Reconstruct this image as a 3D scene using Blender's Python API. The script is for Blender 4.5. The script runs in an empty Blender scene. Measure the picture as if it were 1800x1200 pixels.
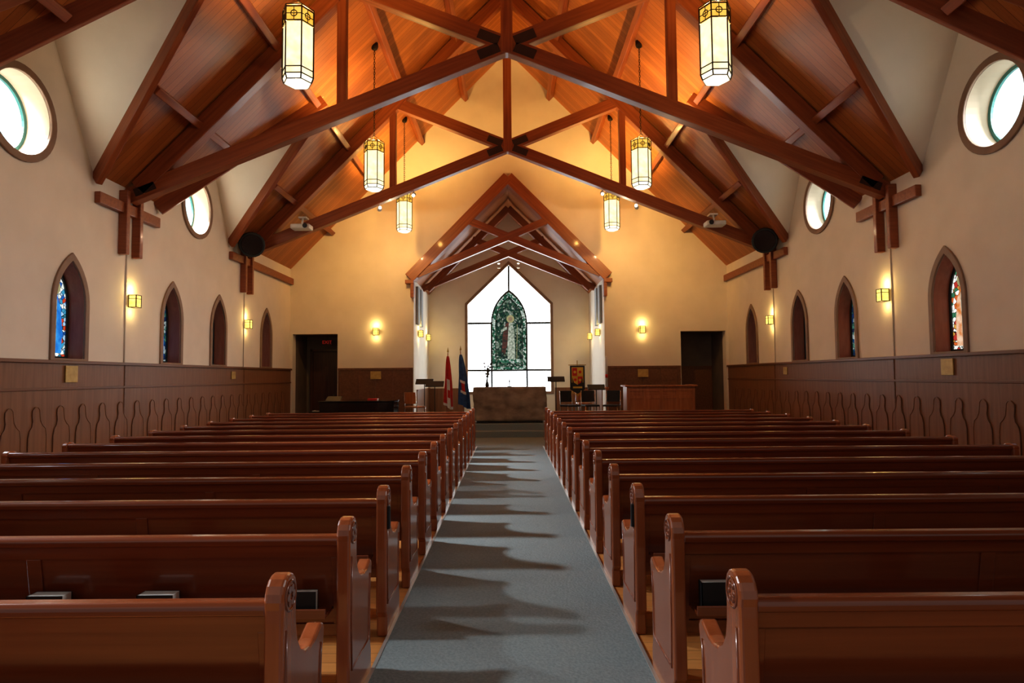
import bpy, bmesh, math, random
from mathutils import Vector, Matrix, noise
from mathutils.geometry import tessellate_polygon
random.seed(4)
S = bpy.context.scene
COL = S.collection
pi = math.pi

# ------------------------------------------------------------------ helpers
def link(o):
    COL.objects.link(o); return o

def tag(o, label=None, cat=None, group=None, kind=None):
    if label: o["label"] = label
    if cat: o["category"] = cat
    if group: o["group"] = group
    if kind: o["kind"] = kind
    return o

def empty(name, loc, label, cat, group=None, kind=None):
    e = bpy.data.objects.new(name, None)
    e.empty_display_size = 0.2
    e.location = loc
    link(e)
    return tag(e, label, cat, group, kind)

class MB:
    def __init__(s):
        s.v = []; s.f = []; s.m = []; s.sm = []
    def add(s, vs, fs, mi=0, smooth=False):
        b = len(s.v)
        s.v += [Vector(v) for v in vs]
        for f in fs:
            s.f.append([b + i for i in f]); s.m.append(mi); s.sm.append(smooth)
        return s
    def box(s, x0, x1, y0, y1, z0, z1, mi=0):
        x0, x1 = min(x0, x1), max(x0, x1)
        vs = [(x0,y0,z0),(x1,y0,z0),(x1,y1,z0),(x0,y1,z0),(x0,y0,z1),(x1,y0,z1),(x1,y1,z1),(x0,y1,z1)]
        fs = [(0,3,2,1),(4,5,6,7),(0,1,5,4),(1,2,6,5),(2,3,7,6),(3,0,4,7)]
        return s.add(vs, fs, mi)
    def prism(s, pts, fn0, fn1, mi=0, smooth=False):
        n = len(pts)
        vs = [fn0(p) for p in pts] + [fn1(p) for p in pts]
        s.add(vs, [list(range(n))[::-1], list(range(n, 2*n))], mi)
        b = len(s.v) - 2*n
        for i in range(n):
            j = (i+1) % n
            s.f.append([b+i, b+j, b+n+j, b+n+i]); s.m.append(mi); s.sm.append(smooth)
        return s
    def px(s, pts, x0, x1, mi=0, smooth=False):
        return s.prism(pts, lambda p: (x0, p[0], p[1]), lambda p: (x1, p[0], p[1]), mi, smooth)
    def py(s, pts, y0, y1, mi=0, smooth=False):
        return s.prism(pts, lambda p: (p[0], y0, p[1]), lambda p: (p[0], y1, p[1]), mi, smooth)
    def pz(s, pts, z0, z1, mi=0, smooth=False):
        return s.prism(pts, lambda p: (p[0], p[1], z0), lambda p: (p[0], p[1], z1), mi, smooth)
    def tube(s, path, r, n=8, mi=0, closed=False, smooth=True):
        path = [Vector(p) for p in path]
        m = len(path); rs = r if isinstance(r, (list, tuple)) else [r]*m
        rings = []; prev = None
        for i, p in enumerate(path):
            if closed: d = path[(i+1) % m] - path[i-1]
            elif i == 0: d = path[1]-path[0]
            elif i == m-1: d = path[-1]-path[-2]
            else: d = path[i+1]-path[i-1]
            d.normalize()
            if prev is None:
                a = Vector((0,0,1)) if abs(d.z) < .9 else Vector((1,0,0))
                u = d.cross(a).normalized()
            else:
                u = (prev - d*prev.dot(d)).normalized()
            prev = u; w = d.cross(u)
            rings.append([p + (u*math.cos(2*pi*k/n) + w*math.sin(2*pi*k/n))*rs[i] for k in range(n)])
        vs = [v for R in rings for v in R]; fs = []
        for i in range(m if closed else m-1):
            j = (i+1) % m
            for k in range(n):
                l = (k+1) % n
                fs.append((i*n+k, i*n+l, j*n+l, j*n+k))
        s.add(vs, fs, mi, smooth)
        if not closed:
            base = len(s.v) - len(vs)
            s.f.append([base+k for k in range(n)][::-1]); s.m.append(mi); s.sm.append(False)
            s.f.append([base+(m-1)*n+k for k in range(n)]); s.m.append(mi); s.sm.append(False)
        return s
    def lathe(s, prof, c, n=20, mi=0, smooth=True, axis='z', phase=0.0, caps=True):
        vs = []; fs = []
        for (r, h) in prof:
            for k in range(n):
                a = 2*pi*k/n + phase
                ca, sa = math.cos(a)*r, math.sin(a)*r
                if axis == 'z': q = (c[0]+ca, c[1]+sa, c[2]+h)
                elif axis == 'y': q = (c[0]+ca, c[1]+h, c[2]+sa)
                else: q = (c[0]+h, c[1]+ca, c[2]+sa)
                vs.append(q)
        m = len(prof)
        for i in range(m-1):
            for k in range(n):
                l = (k+1) % n
                fs.append((i*n+k, i*n+l, (i+1)*n+l, (i+1)*n+k))
        s.add(vs, fs, mi, smooth)
        base = len(s.v) - len(vs)
        if caps and prof[0][0] > 1e-4:
            s.f.append([base+k for k in range(n)][::-1]); s.m.append(mi); s.sm.append(False)
        if caps and prof[-1][0] > 1e-4:
            s.f.append([base+(m-1)*n+k for k in range(n)]); s.m.append(mi); s.sm.append(False)
        return s
    def obj(s, name, mats, parent=None, origin=None, bevel=0, seg=2, weld=True):
        if not isinstance(mats, (list, tuple)): mats = [mats]
        if parent is not None: o0 = Vector(parent.location)
        elif origin is not None: o0 = Vector(origin)
        else:
            xs = [v.x for v in s.v]; ys = [v.y for v in s.v]; zs = [v.z for v in s.v]
            o0 = Vector(((min(xs)+max(xs))/2, (min(ys)+max(ys))/2, min(zs)))
        me = bpy.data.meshes.new(name)
        me.from_pydata([v - o0 for v in s.v], [], s.f)
        for i, p in enumerate(me.polygons):
            p.material_index = s.m[i]; p.use_smooth = s.sm[i]
        for m in mats: me.materials.append(m)
        bm = bmesh.new(); bm.from_mesh(me)
        if weld: bmesh.ops.remove_doubles(bm, verts=bm.verts, dist=1e-5)
        bmesh.ops.recalc_face_normals(bm, faces=bm.faces)
        bm.to_mesh(me); bm.free()
        o = bpy.data.objects.new(name, me)
        if parent is not None: o.parent = parent
        else: o.location = o0
        if bevel:
            b = o.modifiers.new("bevel", 'BEVEL'); b.width = bevel; b.segments = seg
            b.limit_method = 'ANGLE'; b.angle_limit = math.radians(40)
        return link(o)

def beam(name, p0, p1, w, h, mat, parent=None, up=(0,0,1), bevel=0.012):
    p0 = Vector(p0); p1 = Vector(p1)
    d = p1 - p0; L = d.length; d.normalize()
    up = Vector(up); y = up.cross(d)
    if y.length < 1e-3: y = Vector((0,1,0)).cross(d)
    y.normalize(); z = d.cross(y)
    mb = MB(); mb.box(-L/2, L/2, -w/2, w/2, -h/2, h/2)
    o = mb.obj(name, mat, origin=(0,0,0), bevel=bevel)
    M = Matrix((d, y, z)).transposed()
    o.rotation_euler = M.to_euler()
    c = (p0+p1)/2
    if parent is not None:
        o.parent = parent; o.location = c - Vector(parent.location)
    else: o.location = c
    return o

def dup(root, loc, group=None, label=None):
    n = root.copy(); link(n); n.location = Vector(loc)
    if group: n["group"] = group
    if label: n["label"] = label
    def rec(a, b):
        for c in list(a.children):
            k = c.copy(); link(k); k.parent = b
            rec(c, k)
    rec(root, n)
    return n

def plate(outer, holes, fn, tvec, mb=None, hole_mi=None, mi=0):
    mb = mb or MB()
    loops = [outer] + holes
    tris = tessellate_polygon([[Vector((p[0], p[1], 0)) for p in l] for l in loops])
    pts = [p for l in loops for p in l]
    tv = Vector(tvec)
    F = [Vector(fn(p)) for p in pts]
    n = len(F)
    mb.add(F + [v + tv for v in F], [tuple(t) for t in tris] + [tuple(i+n for i in t[::-1]) for t in tris], mi)
    b = len(mb.v) - 2*n; off = 0
    for li, l in enumerate(loops):
        m = len(l)
        k = mi if li == 0 or hole_mi is None else hole_mi[li-1]
        for i in range(m):
            j = (i+1) % m
            mb.f.append([b+off+i, b+off+j, b+n+off+j, b+n+off+i]); mb.m.append(k); mb.sm.append(False)
        off += m
    return mb

def ring(la, lb, fn, tvec, mb=None, mi=0):
    mb = mb or MB(); tv = Vector(tvec); n = len(la)
    A = [Vector(fn(p)) for p in la]; B = [Vector(fn(p)) for p in lb]
    vs = A + B + [a+tv for a in A] + [b+tv for b in B]
    fs = []
    for i in range(n):
        j = (i+1) % n
        fs += [(i,j,n+j,n+i), (2*n+i,3*n+i,3*n+j,2*n+j), (i,2*n+i,2*n+j,j), (n+i,n+j,3*n+j,3*n+i)]
    return mb.add(vs, fs, mi)

# ------------------------------------------------------------------ materials
def base_mat(name):
    m = bpy.data.materials.new(name); m.use_nodes = True
    nt = m.node_tree; b = nt.nodes["Principled BSDF"]
    return m, nt, b

def ramp(nt, cols):
    r = nt.nodes.new("ShaderNodeValToRGB"); e = r.color_ramp.elements
    while len(e) < len(cols): e.new(0.5)
    for i, (p, c) in enumerate(cols):
        e[i].position = p; e[i].color = (*c, 1)
    return r

def noisy(name, c1, c2, rough=.5, scale=(1,1,1), nscale=4, detail=5, bump=0.0, metal=0, coat=0, spec=.5, lo=.3, hi=.7):
    m, nt, b = base_mat(name)
    tc = nt.nodes.new("ShaderNodeTexCoord"); mp = nt.nodes.new("ShaderNodeMapping")
    mp.inputs["Scale"].default_value = scale
    nt.links.new(tc.outputs["Object"], mp.inputs["Vector"])
    nz = nt.nodes.new("ShaderNodeTexNoise"); nz.inputs["Scale"].default_value = nscale
    nz.inputs["Detail"].default_value = detail
    nt.links.new(mp.outputs[0], nz.inputs["Vector"])
    r = ramp(nt, [(lo, c1), (hi, c2)])
    nt.links.new(nz.outputs[0], r.inputs[0]); nt.links.new(r.outputs[0], b.inputs["Base Color"])
    b.inputs["Roughness"].default_value = rough; b.inputs["Metallic"].default_value = metal
    b.inputs["Coat Weight"].default_value = coat; b.inputs["Coat Roughness"].default_value = .10
    b.inputs["Specular IOR Level"].default_value = spec
    if bump:
        bp = nt.nodes.new("ShaderNodeBump"); bp.inputs["Strength"].default_value = bump
        bp.inputs["Distance"].default_value = .02
        nt.links.new(nz.outputs[0], bp.inputs["Height"]); nt.links.new(bp.outputs[0], b.inputs["Normal"])
    return m

def flat(name, c, rough=.5, metal=0, coat=0):
    d = tuple(x*.86 for x in c)
    return noisy(name, d, c, rough, (1,1,1), 6, 3, 0, metal, coat)

def emis(name, c, s, c2=None, scale=3, clear=False):
    m = bpy.data.materials.new(name); m.use_nodes = True
    nt = m.node_tree; nt.nodes.clear()
    o = nt.nodes.new("ShaderNodeOutputMaterial"); e = nt.nodes.new("ShaderNodeEmission")
    e.inputs[1].default_value = s
    if clear:
        t = nt.nodes.new("ShaderNodeBsdfTransparent"); a = nt.nodes.new("ShaderNodeAddShader")
        nt.links.new(e.outputs[0], a.inputs[0]); nt.links.new(t.outputs[0], a.inputs[1]); nt.links.new(a.outputs[0], o.inputs[0])
    else: nt.links.new(e.outputs[0], o.inputs[0])
    tc = nt.nodes.new("ShaderNodeTexCoord")
    nz = nt.nodes.new("ShaderNodeTexNoise"); nz.inputs["Scale"].default_value = scale
    nt.links.new(tc.outputs["Object"], nz.inputs["Vector"])
    r = ramp(nt, [(.35, c2 or tuple(x*.85 for x in c)), (.65, c)])
    nt.links.new(nz.outputs[0], r.inputs[0]); nt.links.new(r.outputs[0], e.inputs[0])
    return m

def stained(name, cols, s, scale=9, lead=.05):
    m = bpy.data.materials.new(name); m.use_nodes = True
    nt = m.node_tree; nt.nodes.clear()
    o = nt.nodes.new("ShaderNodeOutputMaterial"); e = nt.nodes.new("ShaderNodeEmission")
    nt.links.new(e.outputs[0], o.inputs[0]); e.inputs[1].default_value = s
    tc = nt.nodes.new("ShaderNodeTexCoord")
    v1 = nt.nodes.new("ShaderNodeTexVoronoi"); v1.inputs["Scale"].default_value = scale
    v2 = nt.nodes.new("ShaderNodeTexVoronoi"); v2.feature = 'DISTANCE_TO_EDGE'; v2.inputs["Scale"].default_value = scale
    for v in (v1, v2): nt.links.new(tc.outputs["Object"], v.inputs["Vector"])
    sp = nt.nodes.new("ShaderNodeSeparateColor"); nt.links.new(v1.outputs["Color"], sp.inputs[0])
    r = ramp(nt, [(i/len(cols), c) for i, c in enumerate(cols)]); r.color_ramp.interpolation = 'CONSTANT'
    nt.links.new(sp.outputs[0], r.inputs[0])
    lt = nt.nodes.new("ShaderNodeMath"); lt.operation = 'GREATER_THAN'; lt.inputs[1].default_value = lead
    nt.links.new(v2.outputs["Distance"], lt.inputs[0])
    mx = nt.nodes.new("ShaderNodeMix"); mx.data_type = 'RGBA'
    nt.links.new(lt.outputs[0], mx.inputs[0]); mx.inputs[6].default_value = (.005,.006,.006,1)
    nt.links.new(r.outputs[0], mx.inputs[7]); nt.links.new(mx.outputs[2], e.inputs[0])
    return m

def planks(name, axis, width, c1, c2, rough=.4, grain=(1,1,1), groove=.05, bump=.5):
    m, nt, b = base_mat(name)
    tc = nt.nodes.new("ShaderNodeTexCoord"); sp = nt.nodes.new("ShaderNodeSeparateXYZ")
    nt.links.new(tc.outputs["Object"], sp.inputs[0])
    dv = nt.nodes.new("ShaderNodeMath"); dv.operation = 'DIVIDE'; dv.inputs[1].default_value = width
    nt.links.new(sp.outputs[axis], dv.inputs[0])
    fr = nt.nodes.new("ShaderNodeMath"); fr.operation = 'FRACT'; nt.links.new(dv.outputs[0], fr.inputs[0])
    fl = nt.nodes.new("ShaderNodeMath"); fl.operation = 'FLOOR'; nt.links.new(dv.outputs[0], fl.inputs[0])
    wn = nt.nodes.new("ShaderNodeTexWhiteNoise"); wn.noise_dimensions = '1D'; nt.links.new(fl.outputs[0], wn.inputs["W"])
    mp = nt.nodes.new("ShaderNodeMapping"); mp.inputs["Scale"].default_value = grain
    nt.links.new(tc.outputs["Object"], mp.inputs["Vector"])
    nz = nt.nodes.new("ShaderNodeTexNoise"); nz.inputs["Scale"].default_value = 3; nz.inputs["Detail"].default_value = 5
    nt.links.new(mp.outputs[0], nz.inputs["Vector"])
    ad = nt.nodes.new("ShaderNodeMath"); ad.operation = 'MULTIPLY_ADD'; ad.inputs[1].default_value = .45
    nt.links.new(wn.outputs[0], ad.inputs[0])
    sb = nt.nodes.new("ShaderNodeMath"); sb.operation = 'MULTIPLY'; sb.inputs[1].default_value = .6
    nt.links.new(nz.outputs[0], sb.inputs[0]); nt.links.new(sb.outputs[0], ad.inputs[2])
    r = ramp(nt, [(.15, c1), (.8, c2)]); nt.links.new(ad.outputs[0], r.inputs[0])
    gt = nt.nodes.new("ShaderNodeMath"); gt.operation = 'GREATER_THAN'; gt.inputs[1].default_value = groove
    nt.links.new(fr.outputs[0], gt.inputs[0])
    mx = nt.nodes.new("ShaderNodeMix"); mx.data_type = 'RGBA'
    nt.links.new(gt.outputs[0], mx.inputs[0]); mx.inputs[6].default_value = (c1[0]*.3, c1[1]*.3, c1[2]*.3, 1)
    nt.links.new(r.outputs[0], mx.inputs[7]); nt.links.new(mx.outputs[2], b.inputs["Base Color"])
    bp = nt.nodes.new("ShaderNodeBump"); bp.inputs["Strength"].default_value = bump; bp.inputs["Distance"].default_value = .01
    nt.links.new(gt.outputs[0], bp.inputs["Height"]); nt.links.new(bp.outputs[0], b.inputs["Normal"])
    b.inputs["Roughness"].default_value = rough
    return m

M_wall = noisy("plaster_cream", (.70,.625,.52), (.76,.68,.57), .85, nscale=2, bump=.03)
M_white = noisy("plaster_white", (.78,.72,.62), (.83,.77,.67), .85, nscale=2, bump=.03)
M_rev = noisy("plaster_reveal_shaded", (.50,.41,.30), (.56,.46,.35), .85, nscale=2)  # darker copy of the plaster, shade put into over-lit round-window reveals
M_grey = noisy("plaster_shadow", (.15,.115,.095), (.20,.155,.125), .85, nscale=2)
M_beam = noisy("beam_wood", (.20,.048,.015), (.32,.090,.029), .45, (.5,10,10), 2, 5, .06, coat=.15)
M_plate = flat("dark_steel_connector", (.05,.024,.016), .6, .2)
M_ceil = planks("ceiling_planks", 1, .13, (.27,.080,.020), (.47,.165,.045), .40, (1.2,22,1.2), .04)
M_pewx = noisy("pew_wood_long_grain", (.16,.037,.013), (.225,.058,.020), .22, (.4,10,10), 2, 5, .02, coat=.6)
M_pewz = noisy("pew_wood_end_grain", (.25,.068,.024), (.34,.100,.037), .25, (10,10,.7), 2, 5, .02, coat=.6)
M_wains = noisy("wainscot_oak", (.18,.078,.036), (.245,.112,.054), .45, (10,10,.6), 2, 6, .03, spec=.4)
M_wains2 = noisy("wainscot_rail", (.14,.058,.027), (.20,.086,.040), .42, (10,.5,10), 2, 6, .03, spec=.4)
M_floor = planks("floor_boards", 1, .12, (.55,.22,.06), (.72,.34,.11), .30, (1,14,1), .03, .2)
M_carpet = noisy("aisle_carpet", (.18,.222,.235), (.24,.29,.302), .95, nscale=60, detail=3, bump=.3, spec=.1)
M_strip = flat("carpet_edge_strip", (.50,.50,.48), .35, .5)
M_taupe = noisy("taupe_window_trim", (.23,.140,.092), (.29,.182,.122), .6, nscale=5)
M_reveal = noisy("window_reveal_wood", (.30,.105,.06), (.38,.145,.088), .5, (6,6,1), 3)
M_teal = flat("teal_window_frame", (.04,.17,.15), .4)
M_sky = emis("daylight_glass", (.80,.93,.96), 1.0, (.42,.66,.74), 1.8, clear=True)
M_chan = emis("frosted_chancel_glass", (.90,.96,1.0), 8, (.82,.91,.96), 1.5)
M_dark = flat("dark_mullion", (.02,.025,.025), .5)
M_lead = flat("dark_frame_metal", (.035,.022,.014), .5, .5)
M_lamp = emis("lantern_glass", (1.0,.88,.52), 1.4, (1.0,.76,.34), 6)
M_lampb = emis("lantern_bottom_glass", (1.0,.90,.66), 2.0)
M_amber = emis("lantern_amber_band", (1.0,.60,.12), 1.0, (.95,.45,.05), 8)
M_sconce = emis("sconce_glass", (1.0,.72,.18), 1.7, (1.0,.58,.10), 14)
M_black = flat("black_lacquer", (.012,.012,.013), .12, 0, .6)
M_matte = flat("matte_black", (.015,.015,.017), .6)
M_ivory = flat("ivory_keys", (.75,.72,.65), .3)
M_stone = noisy("altar_stone", (.15,.108,.08), (.36,.285,.215), .8, (1,1,1.6), 3, 8, .6)
M_stone2 = noisy("altar_base", (.05,.05,.045), (.08,.08,.07), .8, nscale=6)
M_gold = noisy("brass_plaque", (.42,.27,.08), (.56,.38,.13), .5, nscale=12, metal=.3)
M_chrome = flat("chrome", (.6,.6,.6), .2, 1)
M_offw = flat("offwhite_plastic", (.70,.69,.66), .4)
M_red = noisy("red_cloth", (.40,.02,.015), (.56,.03,.025), .8, nscale=10)
M_whitecl = flat("white_cloth", (.72,.70,.68), .8)
M_blue = noisy("blue_cloth", (.02,.06,.18), (.035,.11,.30), .8, nscale=10)
M_yel = flat("gold_cloth", (.65,.42,.06), .7)
M_maroon = flat("maroon_cloth", (.30,.030,.022), .8)
M_spot = emis("spot_lens", (1.0,.93,.75), 6)
M_exit = emis("exit_red", (1.0,.05,.03), .20)
M_exitb = flat("exit_box", (.07,.02,.015), .5)
M_page = flat("paper_pages", (.72,.70,.64), .8)
M_pulp = noisy("pulpit_wood", (.32,.10,.033), (.46,.165,.060), .35, (8,8,.7), 2, 6, .05, coat=.3)
M_door = noisy("door_wood", (.06,.020,.012), (.10,.034,.019), .4, (10,10,.6), 2, 6)
M_speak = flat("speaker_grille", (.30,.32,.33), .7)
SG = stained("stained_glass_blue", [(.02,.10,.35),(.6,.65,.62),(.45,.05,.02),(.05,.25,.40),(.8,.85,.8),(.04,.2,.28),(.75,.78,.75),(.3,.45,.6)], 1.2, 15)
SGb = stained("stained_glass_warm", [(.55,.12,.03),(.8,.82,.75),(.6,.3,.06),(.85,.85,.78),(.05,.18,.10),(.4,.04,.03),(.9,.9,.85)], 1.1, 15)
SGd = stained("stained_glass_dark", [(.01,.05,.12),(.03,.1,.08),(.25,.3,.3),(.01,.02,.05),(.06,.16,.12),(.01,.03,.10)], 1.0, 14)
SGc = emis("bright_fill_glass", (.85,.92,1.0), 14, (.6,.75,.9), 4)
SGg = stained("stained_glass_green", [(.018,.05,.032),(.045,.095,.06),(.025,.04,.035),(.18,.23,.18),(.018,.05,.035),(.10,.14,.095),(.28,.32,.27)], 1.0, 14, .05)
SGbord = stained("stained_glass_border", [(.04,.14,.09),(.42,.50,.45),(.06,.18,.11),(.52,.60,.52),(.02,.07,.04)], 1.0, 16, .05)
E_skin = emis("glass_skin", (.28,.20,.13), 1.0)
E_robe = emis("glass_pale_robe", (.46,.49,.40), 1.0, (.14,.17,.13), 13)
E_mant = emis("glass_dark_mantle", (.12,.045,.035), 1.0, (.03,.03,.025), 9)
E_halo = emis("glass_halo", (.34,.31,.16), 1.0)
E_bluerobe = emis("glass_blue_robe", (.02,.16,.55), 1.0, (.05,.32,.75), 9)
E_rust = emis("glass_rust_robe", (.60,.20,.05), 1.0, (.75,.55,.40), 9)

# ------------------------------------------------------------------ dimensions
XW = 6.68; YB = 19.6; YC = 23.35; EAVE = 4.95; RIDGE = 11.75; SL = (RIDGE-EAVE)/XW
Y0 = -2.0; XC = 2.91
DORM = [3.65, 8.65, 13.65]; DH = 1.55; DZ = 7.7; DX = (RIDGE-DZ)/SL
EYE = 1.6
def struct(o, label, cat): return tag(o, label, cat, kind="structure")

def lancet(a, z0, zs, za, cy, n=10):
    h = za-zs; c = (h*h-a*a)/(2*a); R = a+c; end = math.atan2(h, c)
    right = [(-c+R*math.cos(end*i/n), zs+R*math.sin(end*i/n)) for i in range(n+1)]
    left = [(-x, z) for x, z in right[:-1]][::-1]
    pts = [(a, z0)] + right + left + [(-a, z0)]
    return [(cy+x, z) for x, z in pts]
def circ(cy, cz, r, n=40):
    return [(cy+r*math.cos(2*pi*i/n), cz+r*math.sin(2*pi*i/n)) for i in range(n)]

LY = [2.65, 4.75, 7.65, 9.75, 12.7, 14.75, 17.65]
RZ = 5.28; RR = .56
TH = .45
outer = [(Y0, 0), (YB, 0), (YB, EAVE)]
for c in DORM[::-1]:
    outer += [(c+DH, EAVE), (c, DZ), (c-DH, EAVE)]
outer += [(Y0, EAVE)]
wn = 0
for sx, side in ((-1, "left"), (1, "right")):
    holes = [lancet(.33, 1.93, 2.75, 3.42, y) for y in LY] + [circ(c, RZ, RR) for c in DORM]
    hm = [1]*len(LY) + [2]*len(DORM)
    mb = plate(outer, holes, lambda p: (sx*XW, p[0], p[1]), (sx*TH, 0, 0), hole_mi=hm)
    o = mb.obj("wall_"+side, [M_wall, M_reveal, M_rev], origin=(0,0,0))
    struct(o, "tall cream plaster side wall with gabled dormers and window openings", "wall")
    for i, y in enumerate(LY):
        wn += 1
        e = empty("window_%d" % wn, (sx*XW, y, 1.93), "pointed lancet window with stained glass and taupe trim", "window", "lancet windows", "structure")
        ring(lancet(.42, 1.90, 2.75, 3.55, y), lancet(.33, 1.93, 2.75, 3.42, y), lambda p: (sx*(XW-.035), p[0], p[1]), (sx*.034, 0, 0)).obj("window_trim", M_taupe, e, bevel=.008)
        g = SG if (sx < 0 and y < 11) else (SGb if (sx > 0 and y < 11) else SGd)
        if y < 8: g = SGc if sx < 0 else SG  # unseen left lancets get over-bright glass, added to light the aisle
        MB().px(lancet(.335, 1.925, 2.75, 3.425, y), sx*(XW+.26), sx*(XW+.28)).obj("stained_glass", g, e)
        ring(lancet(.332, 1.928, 2.75, 3.422, y), lancet(.29, 1.97, 2.75, 3.37, y), lambda p: (sx*(XW+.235), p[0], p[1]), (sx*.024, 0, 0)).obj("window_frame", M_dark, e)
        if 8 < y < 14:
            mb = MB(); a, b2 = sx*(XW+.252), sx*(XW+.259)
            mb.px([(y-.12,2.02),(y+.20,2.02),(y+.21,2.4),(y+.16,2.75),(y+.08,2.92),(y-.02,2.92),(y-.10,2.7),(y-.14,2.35)], a, b2, 0)
            mb.px([(y-.02,2.02),(y+.07,2.02),(y+.08,2.85),(y+.02,2.85)], sx*(XW+.250), b2, 1)
            mb.px(circ(y+.03,3.03,.12,20), a, b2, 2); mb.px(circ(y+.03,3.03,.065,16), sx*(XW+.250), b2, 3)
            mb.obj("glass_figure", [E_bluerobe if sx < 0 else E_rust, E_robe, E_halo, E_skin], e)
    for c in DORM:
        wn += 1
        e = empty("window_%d" % wn, (sx*XW, c, RZ-RR), "round plaster-set window with teal frame and bright glass", "window", "round windows", "structure")
        ring(circ(c, RZ, RR+.11), circ(c, RZ, RR), lambda p: (sx*(XW-.04), p[0], p[1]), (sx*.039, 0, 0)).obj("window_trim", M_taupe, e, bevel=.01)
        MB().px(circ(c, RZ, RR+.005), sx*(XW+.37), sx*(XW+.38)).obj("glass_pane", M_sky, e)
        ring(circ(c, RZ, RR+.002), circ(c, RZ, RR-.055), lambda p: (sx*(XW+.33), p[0], p[1]), (sx*.039, 0, 0)).obj("window_frame", M_teal, e)
        l = bpy.data.lights.new("daylight", 'AREA'); l.shape = 'DISK'; l.size = .9
        l.energy = (2500 if c > 10 else 1700) if sx < 0 else 380; l.color = (.93,.97,1.0)
        lo = bpy.data.objects.new("daylight", l); link(lo)
        P = Vector((sx*8.6, c+.55, 6.78)); T = Vector((0, c-.25, 0))
        if sx > 0: P = Vector((8.6, c, 5.9)); T = Vector((0, c, 2.6))
        lo.location = P; lo.rotation_euler = (T-P).to_track_quat('-Z','Y').to_euler()

# ---- ceilings
for sx in (-1, 1):
    op = [(Y0, 0), (YB, 0), (YB, XW)]
    for c in DORM[::-1]:
        op += [(c+DH, XW), (c, DX), (c-DH, XW)]
    op += [(Y0, XW)]
    mb = plate(op, [], lambda p: (sx*p[1], p[0], RIDGE-SL*p[1]), (0, 0, .08))
    o = mb.obj("ceiling", M_ceil, origin=(0,0,0)); struct(o, "sloping varnished plank ceiling of narrow boards", "ceiling")
    for c in DORM:
        mb = MB()
        mb.add([(sx*XW, c-DH, EAVE), (sx*XW, c, DZ), (sx*DX, c, DZ), (sx*XW, c+DH, EAVE)], [(0,1,2), (3,2,1)])
        o = mb.obj("ceiling", M_white, origin=(sx*XW, c, EAVE)); struct(o, "white plaster dormer vault over a round window", "ceiling")

# ---- back wall
CO = 7.55; CS = 4.6
left = [(-XW,0),(-6.60,0),(-6.60,2.95),(-5.23,2.95),(-5.23,0),(-XC,0),(-XC,CS),(0,CO)]
outer = left + [(-x, z) for x, z in left[:-1][::-1]]
outer = outer + [(XW,EAVE),(0,RIDGE),(-XW,EAVE)]
mb = plate(outer, [], lambda p: (p[0], YB, p[1]), (0,.3,0))
struct(mb.obj("wall_front", M_wall, origin=(0,0,0)), "cream gable wall with pointed chancel opening", "wall")
for sx, side in ((-1,"left"),(1,"right")):
    struct(MB().box(sx*XC, sx*(XC+.2), YB+.3, YC+.2, 0, CS).obj("wall_chancel_"+side, M_white, origin=(0,0,0)), "pale plaster chancel side wall", "wall")
    mb = MB(); mb.add([(sx*XC,YB+.3,CS),(sx*XC,YC,CS),(0,YC,CO),(0,YB+.3,CO)], [(0,1,2,3)])
    struct(mb.obj("ceiling", M_ceil, origin=(0,YB,CS)), "dark wood plank chancel ceiling slope", "ceiling")
WH = 1.50; WB = 1.07; WS = 4.23; WA = 5.68
pent = [(-WH,WB),(WH,WB),(WH,WS),(0,WA),(-WH,WS)]
mb = plate([(-XC,0),(XC,0),(XC,CS),(0,CO),(-XC,CS)], [pent], lambda p: (p[0], YC, p[1]), (0,.25,0))
struct(mb.obj("wall_chancel", M_white, origin=(0,0,0)), "pale chancel end wall around a large pointed window", "wall")
wn += 1
e = empty("window_%d" % wn, (0, YC, WB), "large pointed frosted window with stained glass figure panel", "window", kind="structure")
def grow(s): return [(-WH-s,WB-s),(WH+s,WB-s),(WH+s,WS+s*.42),(0,WA+s*1.4),(-WH-s,WS+s*.42)]
ring(grow(.10), pent, lambda p: (p[0], YC-.05, p[1]), (0,.049,0)).obj("window_trim", M_taupe, e, bevel=.01)
MB().py(grow(-.005), YC+.12, YC+.14).obj("glass_pane", M_chan, e)
mb = MB()
for x in (-.64, .64): mb.box(x-.034, x+.034, YC+.02, YC+.118, WB, 3.55)
for z in (3.55, 1.84): mb.box(-WH, WH, YC+.025, YC+.115, z-.036, z+.036)
mb.box(-.034, .034, YC+.02, YC+.118, 4.6, WA-.03)
mb.obj("mullions", M_dark, e)
MB().py(lancet(.61, 1.86, 3.55, 4.68, 0, 14), YC+.02, YC+.05).obj("stained_glass_panel", SGg, e)
ring(lancet(.61,1.86,3.55,4.68,0,14), lancet(.50,1.97,3.55,4.50,0,14), lambda p:(p[0],YC+.005,p[1]), (0,.015,0)).obj("stained_glass_border", SGbord, e)
ring(lancet(.66,1.80,3.55,4.77,0,14), lancet(.61,1.86,3.55,4.68,0,14), lambda p:(p[0],YC-.01,p[1]), (0,.06,0)).obj("panel_frame", M_dark, e)
ring(lancet(.50,1.97,3.55,4.50,0,14), lancet(.48,1.99,3.55,4.46,0,14), lambda p:(p[0],YC-.005,p[1]), (0,.02,0)).obj("panel_lead", M_dark, e)
mb = MB(); yf0, yf1 = YC-.004, YC+.018
mb.py([(-.06,2.25),(.22,2.22),(.21,2.7),(.18,3.2),(.12,3.55),(.0,3.58),(-.03,3.3),(-.06,2.8)], yf0, yf1, 0)
mb.py([(-.06,2.8),(-.03,3.3),(0,3.58),(-.12,3.52),(-.24,3.1),(-.27,2.5),(-.16,2.4)], yf0, yf1, 1)
mb.py([(-.30,3.30),(-.08,3.42),(-.07,3.32),(-.29,3.22)], yf0-.002, yf1, 0)
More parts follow.
